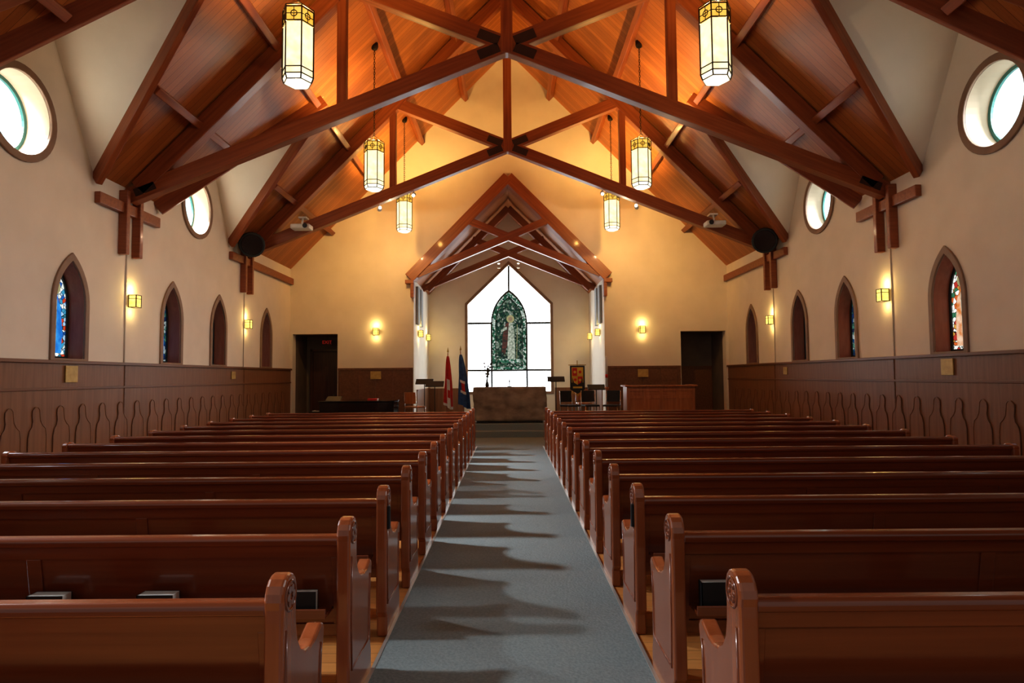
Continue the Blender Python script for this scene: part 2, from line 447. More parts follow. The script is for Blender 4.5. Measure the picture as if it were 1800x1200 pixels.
mb.py(circ(.05,3.70,.14,24), yf0, yf1, 2)
mb.py(circ(.05,3.70,.075,20), yf0-.004, yf1, 3)
mb.py([(-.40,2.10),(.40,2.10),(.40,2.24),(-.40,2.24)], yf0, yf1, 4)
mb.tube([(.27,YC,2.25),(.30,YC,3.5)], .010, 6, 2)
mb.obj("glass_figure", [E_robe, E_mant, E_halo, E_skin, SGbord], e)

# ---- floor, carpet, platform
struct(MB().box(-XW-TH, XW+TH, Y0, 21.4, -.12, 0).obj("floor", M_floor, origin=(0,0,0)), "polished orange hardwood floor", "floor")
mb = MB(); mb.box(-.75,.75,Y0,14.9,.0,.012); mb.box(-XW+.05,XW-.05,14.9,YB-.05,.0,.012)
c = mb.obj("carpet", M_carpet, origin=(0,0,0)); tag(c, "grey-green aisle carpet running between the pews to the altar step", "carpet")
for i, sx in enumerate((-1,1)):
    struct(MB().box(sx*.75, sx*.77, Y0, 14.9, 0, .016).obj("trim_%d" % (i+1), M_strip, origin=(0,0,0)), "thin metal carpet edging strip", "trim")
mb = MB(); mb.box(-3.1,3.1,17.0,17.4,.0,.17); mb.box(-3.1,3.1,17.4,YB-.05,.0,.34)
mb.box(-XC,XC,YB-.05,YC,.0,.34)
tag(mb.obj("platform", M_carpet, origin=(0,17,0), bevel=.015), "two-step carpeted chancel platform", "platform", kind="structure")

# ---- wainscot
tn = 3
for sx, side in ((-1,"left"),(1,"right")):
    mb = MB()
    mb.box(sx*(XW-.03), sx*(XW-.001), Y0, YB, 0, 1.86)
    w = mb.obj("trim_%d" % tn, M_wains, origin=(0,0,0)); tn += 1
    struct(w, "brown oak wainscot panelling along the side wall", "wainscot")
    mb = MB()
    mb.box(sx*(XW-.075), sx*(XW-.001), Y0, YB, 1.85, 1.90)
    mb.box(sx*(XW-.05), sx*(XW-.03), Y0, YB, 1.46, 1.50)
    mb.box(sx*(XW-.05), sx*(XW-.03), Y0, YB, 0, .14)
    for y in (1.15, 6.15, 11.15, 16.15): mb.box(sx*(XW-.042), sx*(XW-.03), y-.02, y+.02, .14, 1.86)
    w = mb.obj("trim_%d" % tn, M_wains2, origin=(0,0,0), bevel=.006); tn += 1
    struct(w, "oak cap and mid rails of the wainscot", "wainscot rail")
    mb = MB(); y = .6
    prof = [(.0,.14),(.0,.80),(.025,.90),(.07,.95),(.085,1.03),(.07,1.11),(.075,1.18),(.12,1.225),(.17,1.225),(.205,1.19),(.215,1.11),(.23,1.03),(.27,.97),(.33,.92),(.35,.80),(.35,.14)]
    mo = MB()  # pew-end shapes raised from the wainscot, outlined in a darker tone
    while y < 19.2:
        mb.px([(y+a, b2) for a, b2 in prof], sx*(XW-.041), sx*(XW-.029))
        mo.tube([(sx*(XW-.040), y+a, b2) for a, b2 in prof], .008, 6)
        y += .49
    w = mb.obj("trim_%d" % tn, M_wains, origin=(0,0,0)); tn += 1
    struct(w, "row of pew-end silhouettes in low relief on the lower wainscot", "wainscot moulding")
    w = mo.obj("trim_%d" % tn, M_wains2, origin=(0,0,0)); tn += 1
    struct(w, "dark outlines tracing the pew-end silhouettes on the wainscot", "wainscot moulding")
    mb = MB()
    mb.box(sx*(XC+.02), sx*5.2, YB-.03, YB-.001, 0, 1.86); mb.box(sx*(XC+.02), sx*5.2, YB-.06, YB-.001, 1.84, 1.90)
    mb.box(sx*(XC+.02), sx*5.2, YB-.05, YB-.001, 1.46, 1.50)
    for k in range(5): mb.box(sx*(3.0+k*.53), sx*(3.05+k*.53), YB-.045, YB-.001, 0, 1.86)
    w = mb.obj("trim_%d" % tn, M_wains2, origin=(0,0,0)); tn += 1
    struct(w, "dark oak wainscot on the gable wall", "wainscot")
    mb = MB(); mb.box(sx*(XC-.03), sx*(XC-.001), YB+.6, YC, .34, 1.2); mb.box(sx*(XC-.05), sx*(XC-.001), YB+.6, YC, 1.18, 1.22)
    mb.box(sx*1.64, sx*(XC-.03), YC-.03, YC-.001, .34, 1.2)
    w = mb.obj("trim_%d" % tn, M_wains, origin=(0,0,0)); tn += 1
    struct(w, "low oak wainscot inside the chancel", "wainscot")
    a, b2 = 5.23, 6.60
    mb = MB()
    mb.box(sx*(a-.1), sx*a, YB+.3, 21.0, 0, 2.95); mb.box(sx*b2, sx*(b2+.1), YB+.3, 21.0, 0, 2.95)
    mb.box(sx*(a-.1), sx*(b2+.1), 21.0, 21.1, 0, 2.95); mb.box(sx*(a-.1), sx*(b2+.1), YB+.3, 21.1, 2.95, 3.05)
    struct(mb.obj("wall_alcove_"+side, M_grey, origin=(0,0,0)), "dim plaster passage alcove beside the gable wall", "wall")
mb = MB(); mb.box(5.25, 6.58, 20.96, 20.995, 0, 1.86); mb.box(5.25, 6.58, 20.94, 20.995, 1.84, 1.90)
struct(mb.obj("trim_%d" % tn, M_wains2, origin=(0,0,0)), "dark wainscot at the back of the alcove", "wainscot")
d = empty("door_1", (-5.95, 20.98, 0), "dark brown wooden door in the alcove beneath exit sign", "door", kind="structure")
MB().box(-6.38,-5.52,20.93,20.98,0,2.46).obj("door_panel", M_door, d, bevel=.01)
mb = MB(); mb.box(-6.46,-6.38,20.91,20.995,0,2.54); mb.box(-5.52,-5.44,20.91,20.995,0,2.54); mb.box(-6.46,-5.44,20.91,20.995,2.46,2.54)
mb.obj("door_frame", M_door, d, bevel=.008)
MB().tube([(-5.62,20.93,1.05),(-5.62,20.88,1.05),(-5.75,20.88,1.05)], .012).obj("door_handle", M_chrome, d)
ex = empty("exit_sign", (-5.80, 20.5, 2.70), "dim red EXIT sign hanging from alcove ceiling above the door", "sign")
MB().box(-5.96,-5.64,20.48,20.53,2.66,2.82).box(-5.81,-5.79,20.5,20.52,2.82,2.96).obj("sign_box", M_exitb, ex, bevel=.01)
cu = bpy.data.curves.new("exit_text", 'FONT'); cu.body = "EXIT"; cu.size = .15; cu.align_x = 'CENTER'; cu.align_y = 'CENTER'; cu.extrude = .004
to = bpy.data.objects.new("tmp", cu); link(to)
bpy.context.view_layer.update()
me = bpy.data.meshes.new_from_object(to.evaluated_get(bpy.context.evaluated_depsgraph_get()))
bpy.data.objects.remove(to)
me.materials.clear(); me.materials.append(M_exit)
o = bpy.data.objects.new("sign_lettering", me); link(o); o.parent = ex
o.location = (0, -.026, .04); o.rotation_euler = (pi/2, 0, 0)

# ------------------------------------------------------------------ roof timber
CW, CH = .20, .28
def chordz(x): return 7.46 - .402*abs(x)
def truss(y):
    t = empty("roof_truss", (0, y, chordz(6.5)), "reddish-brown timber scissor truss with dark steel joint plates", "truss", "roof trusses")
    for sx in (-1,1):
        xt = 3.02
        beam("scissor_chord", (sx*6.62, y, chordz(6.62)), (-sx*xt, y, 7.46+.402*xt), CW*.98 if sx<0 else CW, CH, M_beam, t)
        beam("top_chord", (sx*6.45, y, RIDGE-SL*6.45-.26), (sx*.0, y, RIDGE-.27), CW+.02, .30, M_beam, t)
        beam("strut", (sx*2.92, y, chordz(2.92)+.1), (sx*2.92, y, RIDGE-SL*2.92-.3), .16, .18, M_beam, t, up=(0,1,0))
        for s2 in (1,-1):
            x0, x1 = sx*.14, sx*.50
            z0, z1 = (7.46 - s2*.402*.14), (7.46 - s2*.402*.50)
            beam("joint_plate", (x0, y, z0), (x1, y, z1), CW+.02, CH*.62, M_plate, t, bevel=.004)
        beam("foot_plate", (sx*6.15, y, chordz(6.15)), (sx*6.5, y, chordz(6.5)), CW+.02, CH*.5, M_plate, t, bevel=.004)
    beam("king_post", (0, y, 7.3), (0, y, RIDGE-.3), .21, .22, M_beam, t, up=(0,1,0))
for y in (6.15, 11.15, 16.15): truss(y)

def roofpt(sx, X, y, off): 
    n = Vector((-sx*SL, 0, -1)).normalized()
    return Vector((sx*X, y, RIDGE-SL*X)) + n*off
for sx in (-1,1):
    up = Vector((sx*SL,0,1)).normalized()
    for X in (1.4, 2.75, 4.15, 5.5):
        segs = [(Y0, YB-.01)]
        if X > DX:
            hw = DH*(X-DX)/(XW-DX) + .12
            segs = []; a = Y0
            for c in DORM: segs.append((a, c-hw)); a = c+hw
            segs.append((a, YB-.01))
        for a, b2 in segs:
            if b2 < 4.5: continue
            p = beam("purlin", roofpt(sx,X,a,.105), roofpt(sx,X,b2,.105), .13, .20, M_beam, up=up)
            tag(p, "brown timber purlin running beneath the plank ceiling", "beam", "roof purlins")
    for c in DORM:
        for s2 in (-1,1):
            if c == DORM[0] and s2 < 0: continue
            A = Vector((sx*(XW-.02), c+s2*(DH+.05), EAVE-.10)); C = Vector((sx*DX, c+s2*.05, DZ-.10))
            p = beam("valley_beam", A, C, .10, .30, M_beam)
            tag(p, "brown timber valley beam edging the white dormer vault", "beam", "valley beams")
    for a, b2 in ((5.2,7.1),(10.25,12.05),(15.25,YB-.01)):
        p = MB().box(sx*(XW-.10), sx*(XW-.001), a, b2, 4.46, 4.65).obj("wall_plate", M_beam, bevel=.012)
        tag(p, "horizontal brown timber plate fixed along the top of the wall", "beam", "wall plates")
    for y in (6.15, 11.15, 16.15):
        t = empty("wall_bracket", (sx*XW, y, 3.75), "paired brown timber wall posts carrying the truss foot", "bracket", "truss brackets")
        for dy in (-.20,.20):
            MB().box(sx*(XW-.15), sx*(XW-.001), y+dy-.05, y+dy+.05, 3.75, 4.86).obj("wall_post", M_beam, t, bevel=.012)
        if y > 7:
            p = MB().tube([(sx*(XW-.012), y, 1.905),(sx*(XW-.012), y, 3.9)], .011, 6).obj("conduit", M_wall)
            tag(p, "thin cream conduit running down the plaster wall", "conduit", "wall conduits")

def gable(y, front):
    t = empty("chancel_truss", (0, y, 4.5), "red-brown timber gable truss framing the chancel opening" if front else "red-brown timber scissor truss inside the chancel", "truss", "chancel trusses")
    bw = .20
    for sx in (-1,1):
        p0, p1 = ((sx*3.02, y, 4.62),(0,y,7.71)) if front else ((sx*2.72,y,4.52),(0,y,7.25))
        beam("gable_rafter", p0, p1, bw if sx<0 else bw*.98, .33 if front else .22, M_beam, t)
        if front:
            beam("scissor_chord", (sx*2.80, y+.005, 4.72),(-sx*1.20, y+.005, 5.86+.42*1.2), .16 if sx<0 else .156, .22, M_beam, t)
            MB().box(sx*2.88, sx*3.14, y-.12, y+.10, 4.44, 4.56).obj("rafter_foot", M_beam, t, bevel=.012)
            MB().box(sx*2.88, sx*2.98, y-.10, y+.10, 4.02, 4.44).obj("wall_post", M_beam, t, bevel=.012)
            beam("soffit_cover", (sx*2.90, YB+.15, 4.57),(sx*.01, YB+.15, 7.50), .32 if sx<0 else .316, .04, M_beam, t)  # added board, hides the brightly lit soffit behind dark wood
        else:
            beam("scissor_chord", (sx*2.88, y, 4.55),(-sx*1.20, y, 5.72+.41*1.2), .16 if sx<0 else .156, .20, M_beam, t)
    return t
gable(YB-.12, True); gable(21.4, False)

# ------------------------------------------------------------------ pews
def pew_profile():
    pts = [(.03,0),(.03,.12),(.0,.16),(.0,.78)]
    c = (.075,.845); r = .078
    for i in range(13):
        a = math.radians(200 - i*20)
        if a < math.radians(-30): break
        pts.append((c[0]+r*math.cos(a), c[1]+r*math.sin(a)))
    pts += [(.145,.78),(.150,.72),(.165,.665),(.20,.620),(.25,.592),(.31,.580),(.37,.583),(.42,.600),(.455,.612),(.485,.605),(.500,.580),(.495,.545),(.478,.50),(.470,.42),(.472,.16),(.49,.12),(.49,0)]
    return pts
PR = pew_profile()
XA, XE = .77, 5.33
def make_pew(sx):
    root = empty("pew", (sx*XA, 0, 0), "polished red-brown wooden church pew with scrolled carved end", "pew", "church pews")
    for a, b2 in ((XA, XA+.065), (XE-.065, XE)):
        prof = PR if a == XA else [(p[0], p[1] if p[1] < .77 else .77+(p[1]-.77)*.6) for p in PR]
        e = MB().px(prof, sx*a, sx*b2).obj("end_panel", M_pewz, root, bevel=.012, seg=3)
        if a == XA:
            mb = MB(); xx = sx*(XA-.001)
            for k in range(6):
                an = k*pi/3
                mb.lathe([(.0,-.006),(.010,-.004),(.014,.004)], (xx, .075+.026*math.cos(an), .845+.026*math.sin(an)), 8, 0, True, 'x')
            ringp = [(xx, .075+.05*math.cos(2*pi*i/20), .845+.05*math.sin(2*pi*i/20)) for i in range(20)]
            mb.tube(ringp, .005, 6, 0, True)
            r = mb.obj("carved_rosette", M_pewx, e, origin=None)
            r.data.transform(Matrix.Translation(-Vector(root.location)))
            mb = MB()
            mb.tube([(xx,.035,.74),(xx,.03,.45),(xx,.045,.20),(xx,.42,.20),(xx,.43,.42),(xx,.445,.54)], .005, 6)
            r = mb.obj("carved_moulding", M_pewx, e)
            r.data.transform(Matrix.Translation(-Vector(root.location)))
    xa, xb = sx*(XA+.06), sx*(XE-.06)
    MB().px([(.035,.80),(.060,.80),(.135,.34),(.110,.34)], xa, xb).obj("backrest", M_pewx, root)
    MB().px([(.010,.795),(.008,.825),(.022,.842),(.055,.845),(.075,.832),(.078,.795)], xa, xb, smooth=False).obj("top_rail", M_pewx, root, bevel=.008, seg=3)
    mb = MB()
    def strip(x0, x1, z0, z1):
        f = lambda z: .035 + (.80-z)*(.075/.46)
        mb.px([(f(z1)-.008,z1),(f(z1)+.002,z1),(f(z0)+.002,z0),(f(z0)-.008,z0)], sx*x0, sx*x1)
    strip(XA+.065, XE-.065, .735, .80); strip(XA+.065, XE-.065, .34, .40)
    L = XE-XA-.13
    for k in range(4):
        x = XA+.065 + L*k/3; strip(max(x-.035, XA+.065), min(x+.035, XE-.065), .40, .735)
    mb.obj("back_frame", M_pewx, root, bevel=.003)
    MB().px([(.11,.42),(.11,.455),(.46,.465),(.478,.455),(.478,.43),(.46,.42)], xa, xb).obj("seat", M_pewx, root, bevel=.005)
    for k in (1,2):
        x = XA + (XE-XA)*k/3
        MB().px([(.14,0),(.12,.42),(.44,.42),(.42,0)], sx*x-.02, sx*x+.02).obj("seat_support", M_pewx, root)
    mb = MB(); x0, x1 = XA+.10, XE-.10
    mb.box(sx*x0, sx*x1, -.045, .09, .475, .490); mb.box(sx*x0, sx*x1, -.055, -.043, .475, .52)
    mb.obj("book_rack", M_pewx, root, bevel=.003)
    return root
ROWS = 14; SP = .915; D0 = 2.215
for sx in (-1,1):
    r = make_pew(sx); r.location.y = D0
    for n in range(1, ROWS): dup(r, (sx*XA, D0+SP*n, 0), "church pews")

def book(x, y, z, w, h, th, cov, label, tilt=0):
    r = empty("hymn_book", (x, y, z), label, "book", "hymn books")
    mb = MB(); mb.box(x-w/2,x+w/2,y-th/2,y-th/2+.004,z,z+h); mb.box(x-w/2,x+w/2,y+th/2-.004,y+th/2,z,z+h); mb.box(x-w/2,x-w/2+.004,y-th/2,y+th/2,z,z+h)
    mb.obj("cover", cov, r)
    MB().box(x-w/2+.004,x+w/2-.002,y-th/2+.004,y+th/2-.004,z+.004,z+h-.001).obj("pages", M_page, r)
    r.rotation_euler = (tilt, 0, 0)
    return r
yb = D0+SP-.002
for x in (-2.20, -1.68): book(x, yb, .491, .17, .095, .072, M_matte, "black hymn book with pale page edges in the pew rack")
book(-.98, yb, .491, .11, .10, .04, M_matte, "small black hymn book in the pew rack")
book(.985, yb, .491, .17, .13, .05, M_matte, "black hymn book standing in the pew rack")
for sx in (-1,1):
    y = D0+SP*2
    p = MB().box(sx*.752, sx*.769, y+.02, y+.05, .66, .80).obj("pew_tag", M_matte, bevel=.004)
    tag(p, "small black card holder fixed to a pew end", "holder", "pew card holders")

# ------------------------------------------------------------------ lanterns
def make_lantern(x, y, z):
    r = empty("pendant_lantern", (x, y, z), "hexagonal hanging lantern with cream glass and amber band", "lantern", "pendant lanterns")
    R = .215
    MB().lathe([(R-.012,.08),(R-.012,.80)], (x,y,z), 6, 0, False, caps=False).obj("glass_shade", M_lamp, r)
    MB().lathe([(R-.012,.82),(R-.012,1.00)], (x,y,z), 6, 0, False, caps=False).obj("amber_band", M_amber, r)
    MB().lathe([(.0,-.04),(.09,-.032),(.15,-.012),(R-.03,.01),(R-.013,.075)], (x,y,z), 6, 0, False, caps=False).obj("bottom_diffuser", M_lampb, r)
    mb = MB()
    for k in range(6):
        a = pi/3*k; cx, cy = math.cos(a), math.sin(a)
        mb.tube([(x+(R-.025)*cx, y+(R-.025)*cy, z+.01),(x+R*cx, y+R*cy, z+.08),(x+R*cx, y+R*cy, z+1.03)], .010, 6)
    for zz, rr in ((.01,R-.025),(.08,R),(.17,R),(.81,R),(1.0,R),(1.03,R)):
        pts = [(x+rr*math.cos(pi/3*k), y+rr*math.sin(pi/3*k), z+zz) for k in range(6)]
        for k in range(6): mb.tube([pts[k], pts[(k+1)%6]], .008, 6)
    mb.obj("metal_frame", M_lead, r)
    mb = MB()
    ap = (R-.003)*math.cos(pi/6)
    for k in range(6):
        a = pi/6+pi/3*k; c0 = Vector((x+ap*math.cos(a), y+ap*math.sin(a), z+.905)); u = Vector((-math.sin(a), math.cos(a), 0))
        mb.tube([c0 + u*(.042*math.cos(2*pi*i/14)) + Vector((0,0,.042*math.sin(2*pi*i/14))) for i in range(14)], .007, 5, 0, True)
        mb.tube([c0-u*.10, c0+u*.10], .006, 5); mb.tube([c0-Vector((0,0,.09)), c0+Vector((0,0,.09))], .006, 5)
    mb.obj("cross_ornament", M_lead, r)
    ztop = RIDGE-SL*abs(x)
    mb = MB()
    for k in range(0,6,2):
        a = pi/3*k
        mb.tube([(x+R*math.cos(a), y+R*math.sin(a), z+1.03),(x+.10*math.cos(a), y+.10*math.sin(a), z+1.10),(x, y, z+1.18)], .007, 6)
    n = 34; h = (ztop-.08-(z+1.18))/n
    for i in range(n):
        zc = z+1.18+h*(i+.5); a = (i%2)*pi/2
        mb.tube([(x+.016*math.cos(t)*math.cos(a), y+.016*math.cos(t)*math.sin(a), zc+h*.62*math.sin(t)) for t in [2*pi*j/8 for j in range(8)]], .006, 5, 0, True)
    mb.obj("chain", M_lead, r)
    MB().lathe([(.03,-.10),(.06,-.08),(.08,-.03),(.08,.05)], (x,y,ztop), 16).obj("ceiling_canopy", M_lead, r)
    l = bpy.data.lights.new("lantern_bulb", 'POINT'); l.energy = 390; l.color = (1.0,.60,.18); l.shadow_soft_size = .05
    lo = bpy.data.objects.new("lantern_bulb", l); link(lo); lo.parent = r; lo.location = (0,0,.92)
    l = bpy.data.lights.new("lantern_downlight", 'POINT'); l.energy = 28; l.color = (1.0,.76,.46); l.shadow_soft_size = .0
    lo = bpy.data.objects.new("lantern_downlight", l); link(lo); lo.parent = r; lo.location = (0,0,-.10)
    return r
LX = 2.88; LZ = 5.64
for sx in (-1,1):
    r = make_lantern(sx*LX, 8.65, LZ)
    for y in (13.65, 17.65): dup(r, (sx*LX, y, LZ), "pendant lanterns")

# ------------------------------------------------------------------ sconces
def sconce(x, y, z, n):
    r = empty("wall_sconce", (x, y, z), "small square wall lantern with glowing amber glass", "wall lamp", "wall sconces")
    n = Vector(n); u = Vector((-n.y, n.x, 0)); c = Vector((x,y,z)) + n*.085
    def bx(hw, hd, z0, z1, mb, cc=c):
        vs = []
        for zz in (z0,z1):
            for a, b2 in ((-1,-1),(1,-1),(1,1),(-1,1)): vs.append(cc + u*hw*a + n*hd*b2 + Vector((0,0,zz)))
        mb.add(vs, [(0,3,2,1),(4,5,6,7),(0,1,5,4),(1,2,6,5),(2,3,7,6),(3,0,4,7)])
    mb = MB(); bx(.075,.065,-.10,.10,mb); mb.obj("glass_shade", M_sconce, r)
    mb = MB(); bx(.083,.073,.10,.112,mb); bx(.083,.073,-.112,-.10,mb)
    for a in (-1,1):
        for b2 in (-1,1): bx(.007,.007,-.10,.10,mb,c+u*a*.076+n*b2*.066)
    bx(.078,.068,.040,.050,mb)
    mb.obj("metal_frame", M_lead, r)
    mb = MB(); bx(.04,.007,-.06,.06,mb,Vector((x,y,z))+n*.008); mb.obj("back_plate", M_gold, r)
    for dz, en in ((.20, 4.5), (-.18, 2.5)):
        l = bpy.data.lights.new("sconce_bulb", 'POINT'); l.energy = en; l.color = (1.0,.70,.25); l.shadow_soft_size = .0
        lo = bpy.data.objects.new("sconce_bulb", l); link(lo); lo.parent = r; lo.location = n*.12 + Vector((0,0,dz))
for sx in (-1,1):
    for y in (11.3, 16.25): sconce(sx*XW, y, 2.98, (-sx,0,0))
    sconce(sx*4.05, YB, 3.0, (0,-1,0))
    for y in (20.6, 22.6): sconce(sx*XC, y, 3.0, (-sx,0,0))

for sx in (-1,1):
    p = MB().box(sx*(XW-.035), sx*(XW-.055), 9.63, 9.90, 1.57, 1.82).obj("plaque", M_gold, bevel=.004)
    tag(p, "square brass memorial plaque on the wainscot", "plaque", "brass plaques")
    p = MB().box(sx*4.05-.16, sx*4.05+.16, YB-.075, YB-.05, 1.56, 1.80).obj("plaque", M_gold, bevel=.004)
    tag(p, "square brass memorial plaque on the wainscot", "plaque", "brass plaques")
    p = MB().box(sx*(XW-.035), sx*(XW-.05), 15.4, 15.62, 1.60, 1.78).obj("plaque", M_gold, bevel=.004)
    tag(p, "square brass memorial plaque on the wainscot", "plaque", "brass plaques")

# ------------------------------------------------------------------ spots, projectors, speakers
def spotfix(x, y, z, tgt, energy, size, col=(1.0,.56,.14)):
    r = empty("spotlight", (x, y, z), "small white adjustable spotlight mounted under the truss", "spotlight", "truss spotlights")
    d = (Vector(tgt)-Vector((x,y,z))).normalized(); c = Vector((x,y,z))
    MB().tube([c-d*.06, c+d*.06, c+d*.07], [.045,.055,.055], 14).obj("lamp_head", M_offw, r)
    MB().tube([c+d*.071, c+d*.076], .045, 14).obj("lens", M_spot, r)
    MB().tube([c, c+Vector((0,0,.13))], .012, 6).obj("stem", M_offw, r)
    MB().tube([c-d*.085, c-d*.062], .035, 10).obj("glowing_rear_vent", M_spot, r)
    l = bpy.data.lights.new("spot_beam", 'SPOT'); l.energy = energy; l.color = col; l.spot_size = size; l.spot_blend = 1.0; l.shadow_soft_size = .05
    lo = bpy.data.objects.new("spot_beam", l); link(lo); lo.parent = r; lo.location = d*.10
    lo.rotation_euler = d.to_track_quat('-Z','Y').to_euler()
for sx in (-1,1):
    spotfix(sx*3.26, 16.15, chordz(3.26)-.26, (sx*4.3, YB, 5.4), 320, 1.7)
    spotfix(sx*2.40, 16.15, chordz(2.4)-.26, (sx*2.6, YB, 8.0), 220, 1.7)
    spotfix(sx*.32, 21.05, 5.25, (sx*.2, 22.3, 1.2), 18, 1.2, (1,.85,.6))
    r = empty("projector", (sx*5.12, 15.85, 5.40), "white ceiling projector mounted beside the timber truss", "projector", "projectors")
    MB().box(sx*5.12-.24, sx*5.12+.24, 15.62, 15.95, 5.28, 5.40).obj("projector_body", M_offw, r, bevel=.03)
    MB().lathe([(.05,0),(.06,-.03),(.05,-.04)], (sx*4.98,15.61,5.34), 16, 0, True, 'y').obj("lens", M_matte, r)
    MB().tube([(sx*5.12,15.8,5.40),(sx*5.12,15.9,5.62)], .025, 8).box(sx*5.12-.1,sx*5.12+.1,15.82,16.04,5.58,5.62).obj("mount_arm", M_offw, r)
    r = empty("loudspeaker", (sx*6.28, 15.55, 4.85), "black rounded loudspeaker mounted at the truss foot", "speaker", "loudspeakers")
    c = Vector((sx*6.28, 15.6, 4.88)); d = Vector((-sx*.45,-.9,-.25)).normalized()
    MB().tube([c-d*.24, c-d*.14, c+d*.06, c+d*.14], [.16,.27,.31,.29], 20).obj("speaker_housing", M_matte, r)
    MB().tube([c+d*.142, c+d*.155], [.25,.24], 20).obj("speaker_grille", M_black, r)
    MB().tube([c-d*.2, c-d*.2+Vector((sx*.1,.35,-.1))], .03, 8).obj("mount_arm", M_matte, r)
    for k, y in enumerate((20.05, 20.75)):
        p = MB().box(sx*(XC-.001), sx*(XC-.08), y, y+.42, 3.25, 4.45).obj("column_speaker", M_speak, bevel=.01)
        tag(p, "tall grey column speaker panel on the chancel wall", "speaker", "column speakers")

# ------------------------------------------------------------------ altar
r = empty("altar", (0, 18.0, .34), "massive rough-hewn brown stone altar on a dark base", "altar")
bm = bmesh.new(); bmesh.ops.create_cube(bm, size=1)
bmesh.ops.subdivide_edges(bm, edges=bm.edges, cuts=14, use_grid_fill=True)
for v in bm.verts:
    p = Vector((v.co.x*1.98, v.co.y*.80, v.co.z*.92))
    if v.co.z < .45:
        n = noise.noise_vector(p*2.3)*.05 + noise.noise_vector(p*7)*.02
        p += Vector((n.x, n.y, n.z*.4))
        if v.co.z < -.2: p.x *= 1 - .05*(-v.co.z-.2)*3
    v.co = p
me = bpy.data.meshes.new("altar_block"); bm.to_mesh(me); bm.free()
for p in me.polygons: p.use_smooth = True
me.materials.append(M_stone)
o = bpy.data.objects.new("stone_block", me); link(o); o.parent = r; o.location = (0,0,.52)
MB().box(-.90,.90,17.66,18.34,.34,.40).obj("plinth", M_stone2, r, bevel=.01)
ALT = .34+.52+.46
r = empty("altar_cross", (0,17.85,ALT), "small dark metal cross standing on the altar", "cross")
mb = MB(); mb.box(-.06,.06,17.81,17.89,ALT,ALT+.02); mb.box(-.012,.012,17.84,17.86,ALT+.02,ALT+.22); mb.box(-.065,.065,17.84,17.86,ALT+.14,ALT+.165)
mb.obj("cross_body", M_lead, r)
r = empty("branch_arrangement", (-.62,17.85,ALT), "dark twig arrangement in a slender vase on the altar", "flower arrangement")
MB().lathe([(.04,0),(.055,.03),(.05,.10),(.022,.17),(.03,.20)], (-.62,17.85,ALT), 14).obj("vase", M_black, r)
mb = MB()
for k in range(9):
    a = random.uniform(0,2*pi); s = random.uniform(.04,.14); h = random.uniform(.25,.58)
    mb.tube([(-.62,17.85,ALT+.12),(-.62+s*.4*math.cos(a),17.85+s*.4*math.sin(a),ALT+.12+h*.5),(-.62+s*math.cos(a),17.85+s*math.sin(a),ALT+.12+h)], [.009,.007,.003], 5)
    for q in range(4):
        f = .4+.18*q
        c = Vector((-.62+s*f*math.cos(a),17.85+s*f*math.sin(a),ALT+.12+h*f))
        mb.add([c, c+Vector((.04,.01,.03)), c+Vector((.0,.0,.07)), c+Vector((-.03,.01,.03))], [(0,1,2,3)])
mb.obj("twigs", M_stone2, r)

# ------------------------------------------------------------------ flags
def flag(x, y, lean, col, label, H=2.0, rb=.09):
    z0 = .34
    r = empty("flag", (x, y, z0), label, "flag", "flags on stands")
    top = Vector((x+lean, y, z0+H))
    MB().lathe([(.14,0),(.14,.03),(.05,.06),(.03,.16)], (x,y,z0), 18).obj("base", M_gold, r)
    MB().tube([(x,y,z0+.1), top], .014, 8).obj("pole", M_pulp, r)
    MB().lathe([(.0,.0),(.03,.03),(.015,.09),(.0,.16)], tuple(top), 8).obj("finial", M_gold, r)
    mb = MB(); rows = 20; n = 36; vs = []; fs = []
    for i in range(rows+1):
        t = i/rows
        c = top.lerp(Vector((x,y,z0)), .05+.72*t)
        rad = .022 + rb*t**.7
        for k in range(n):
            a = 2*pi*k/n
            rr = rad*(1+.38*math.sin(5*a+t*2)+.16*math.sin(9*a-t))
            vs.append(c + Vector((rr*math.cos(a) + .05*t, rr*math.sin(a)*.8, -.09*math.cos(a+.5)*t)))
    for i in range(rows):
        for k in range(n):
            l = (k+1)%n; fs.append((i*n+k,i*n+l,(i+1)*n+l,(i+1)*n+k))
    mb.add(vs, fs, 0, True)
    for idx in range(len(mb.f)):
        i, k = divmod(idx, n)
        mb.m[idx] = col(i/rows, k/n)
    mb.obj("cloth", [M_red, M_whitecl, M_blue, M_yel], r, weld=False)
flag(-1.78, 18.15, .05, lambda t,a: (1 if (t > .42 and (.66 < a < .90) and not (.60 < t < .76 and .70 < a < .82)) or t > .90 else 0), "red and white national flag draped on a wooden pole", 1.95, .085)
flag(-1.30, 18.25, -.08, lambda t,a: (0 if (.52 < t < .68 and .64 < a < .80) else (1 if (.46 < t < .52 or .68 < t < .73) and .62 < a < .82 else 2)), "blue flag with red and white emblem draped on a pole", 2.0, .12)

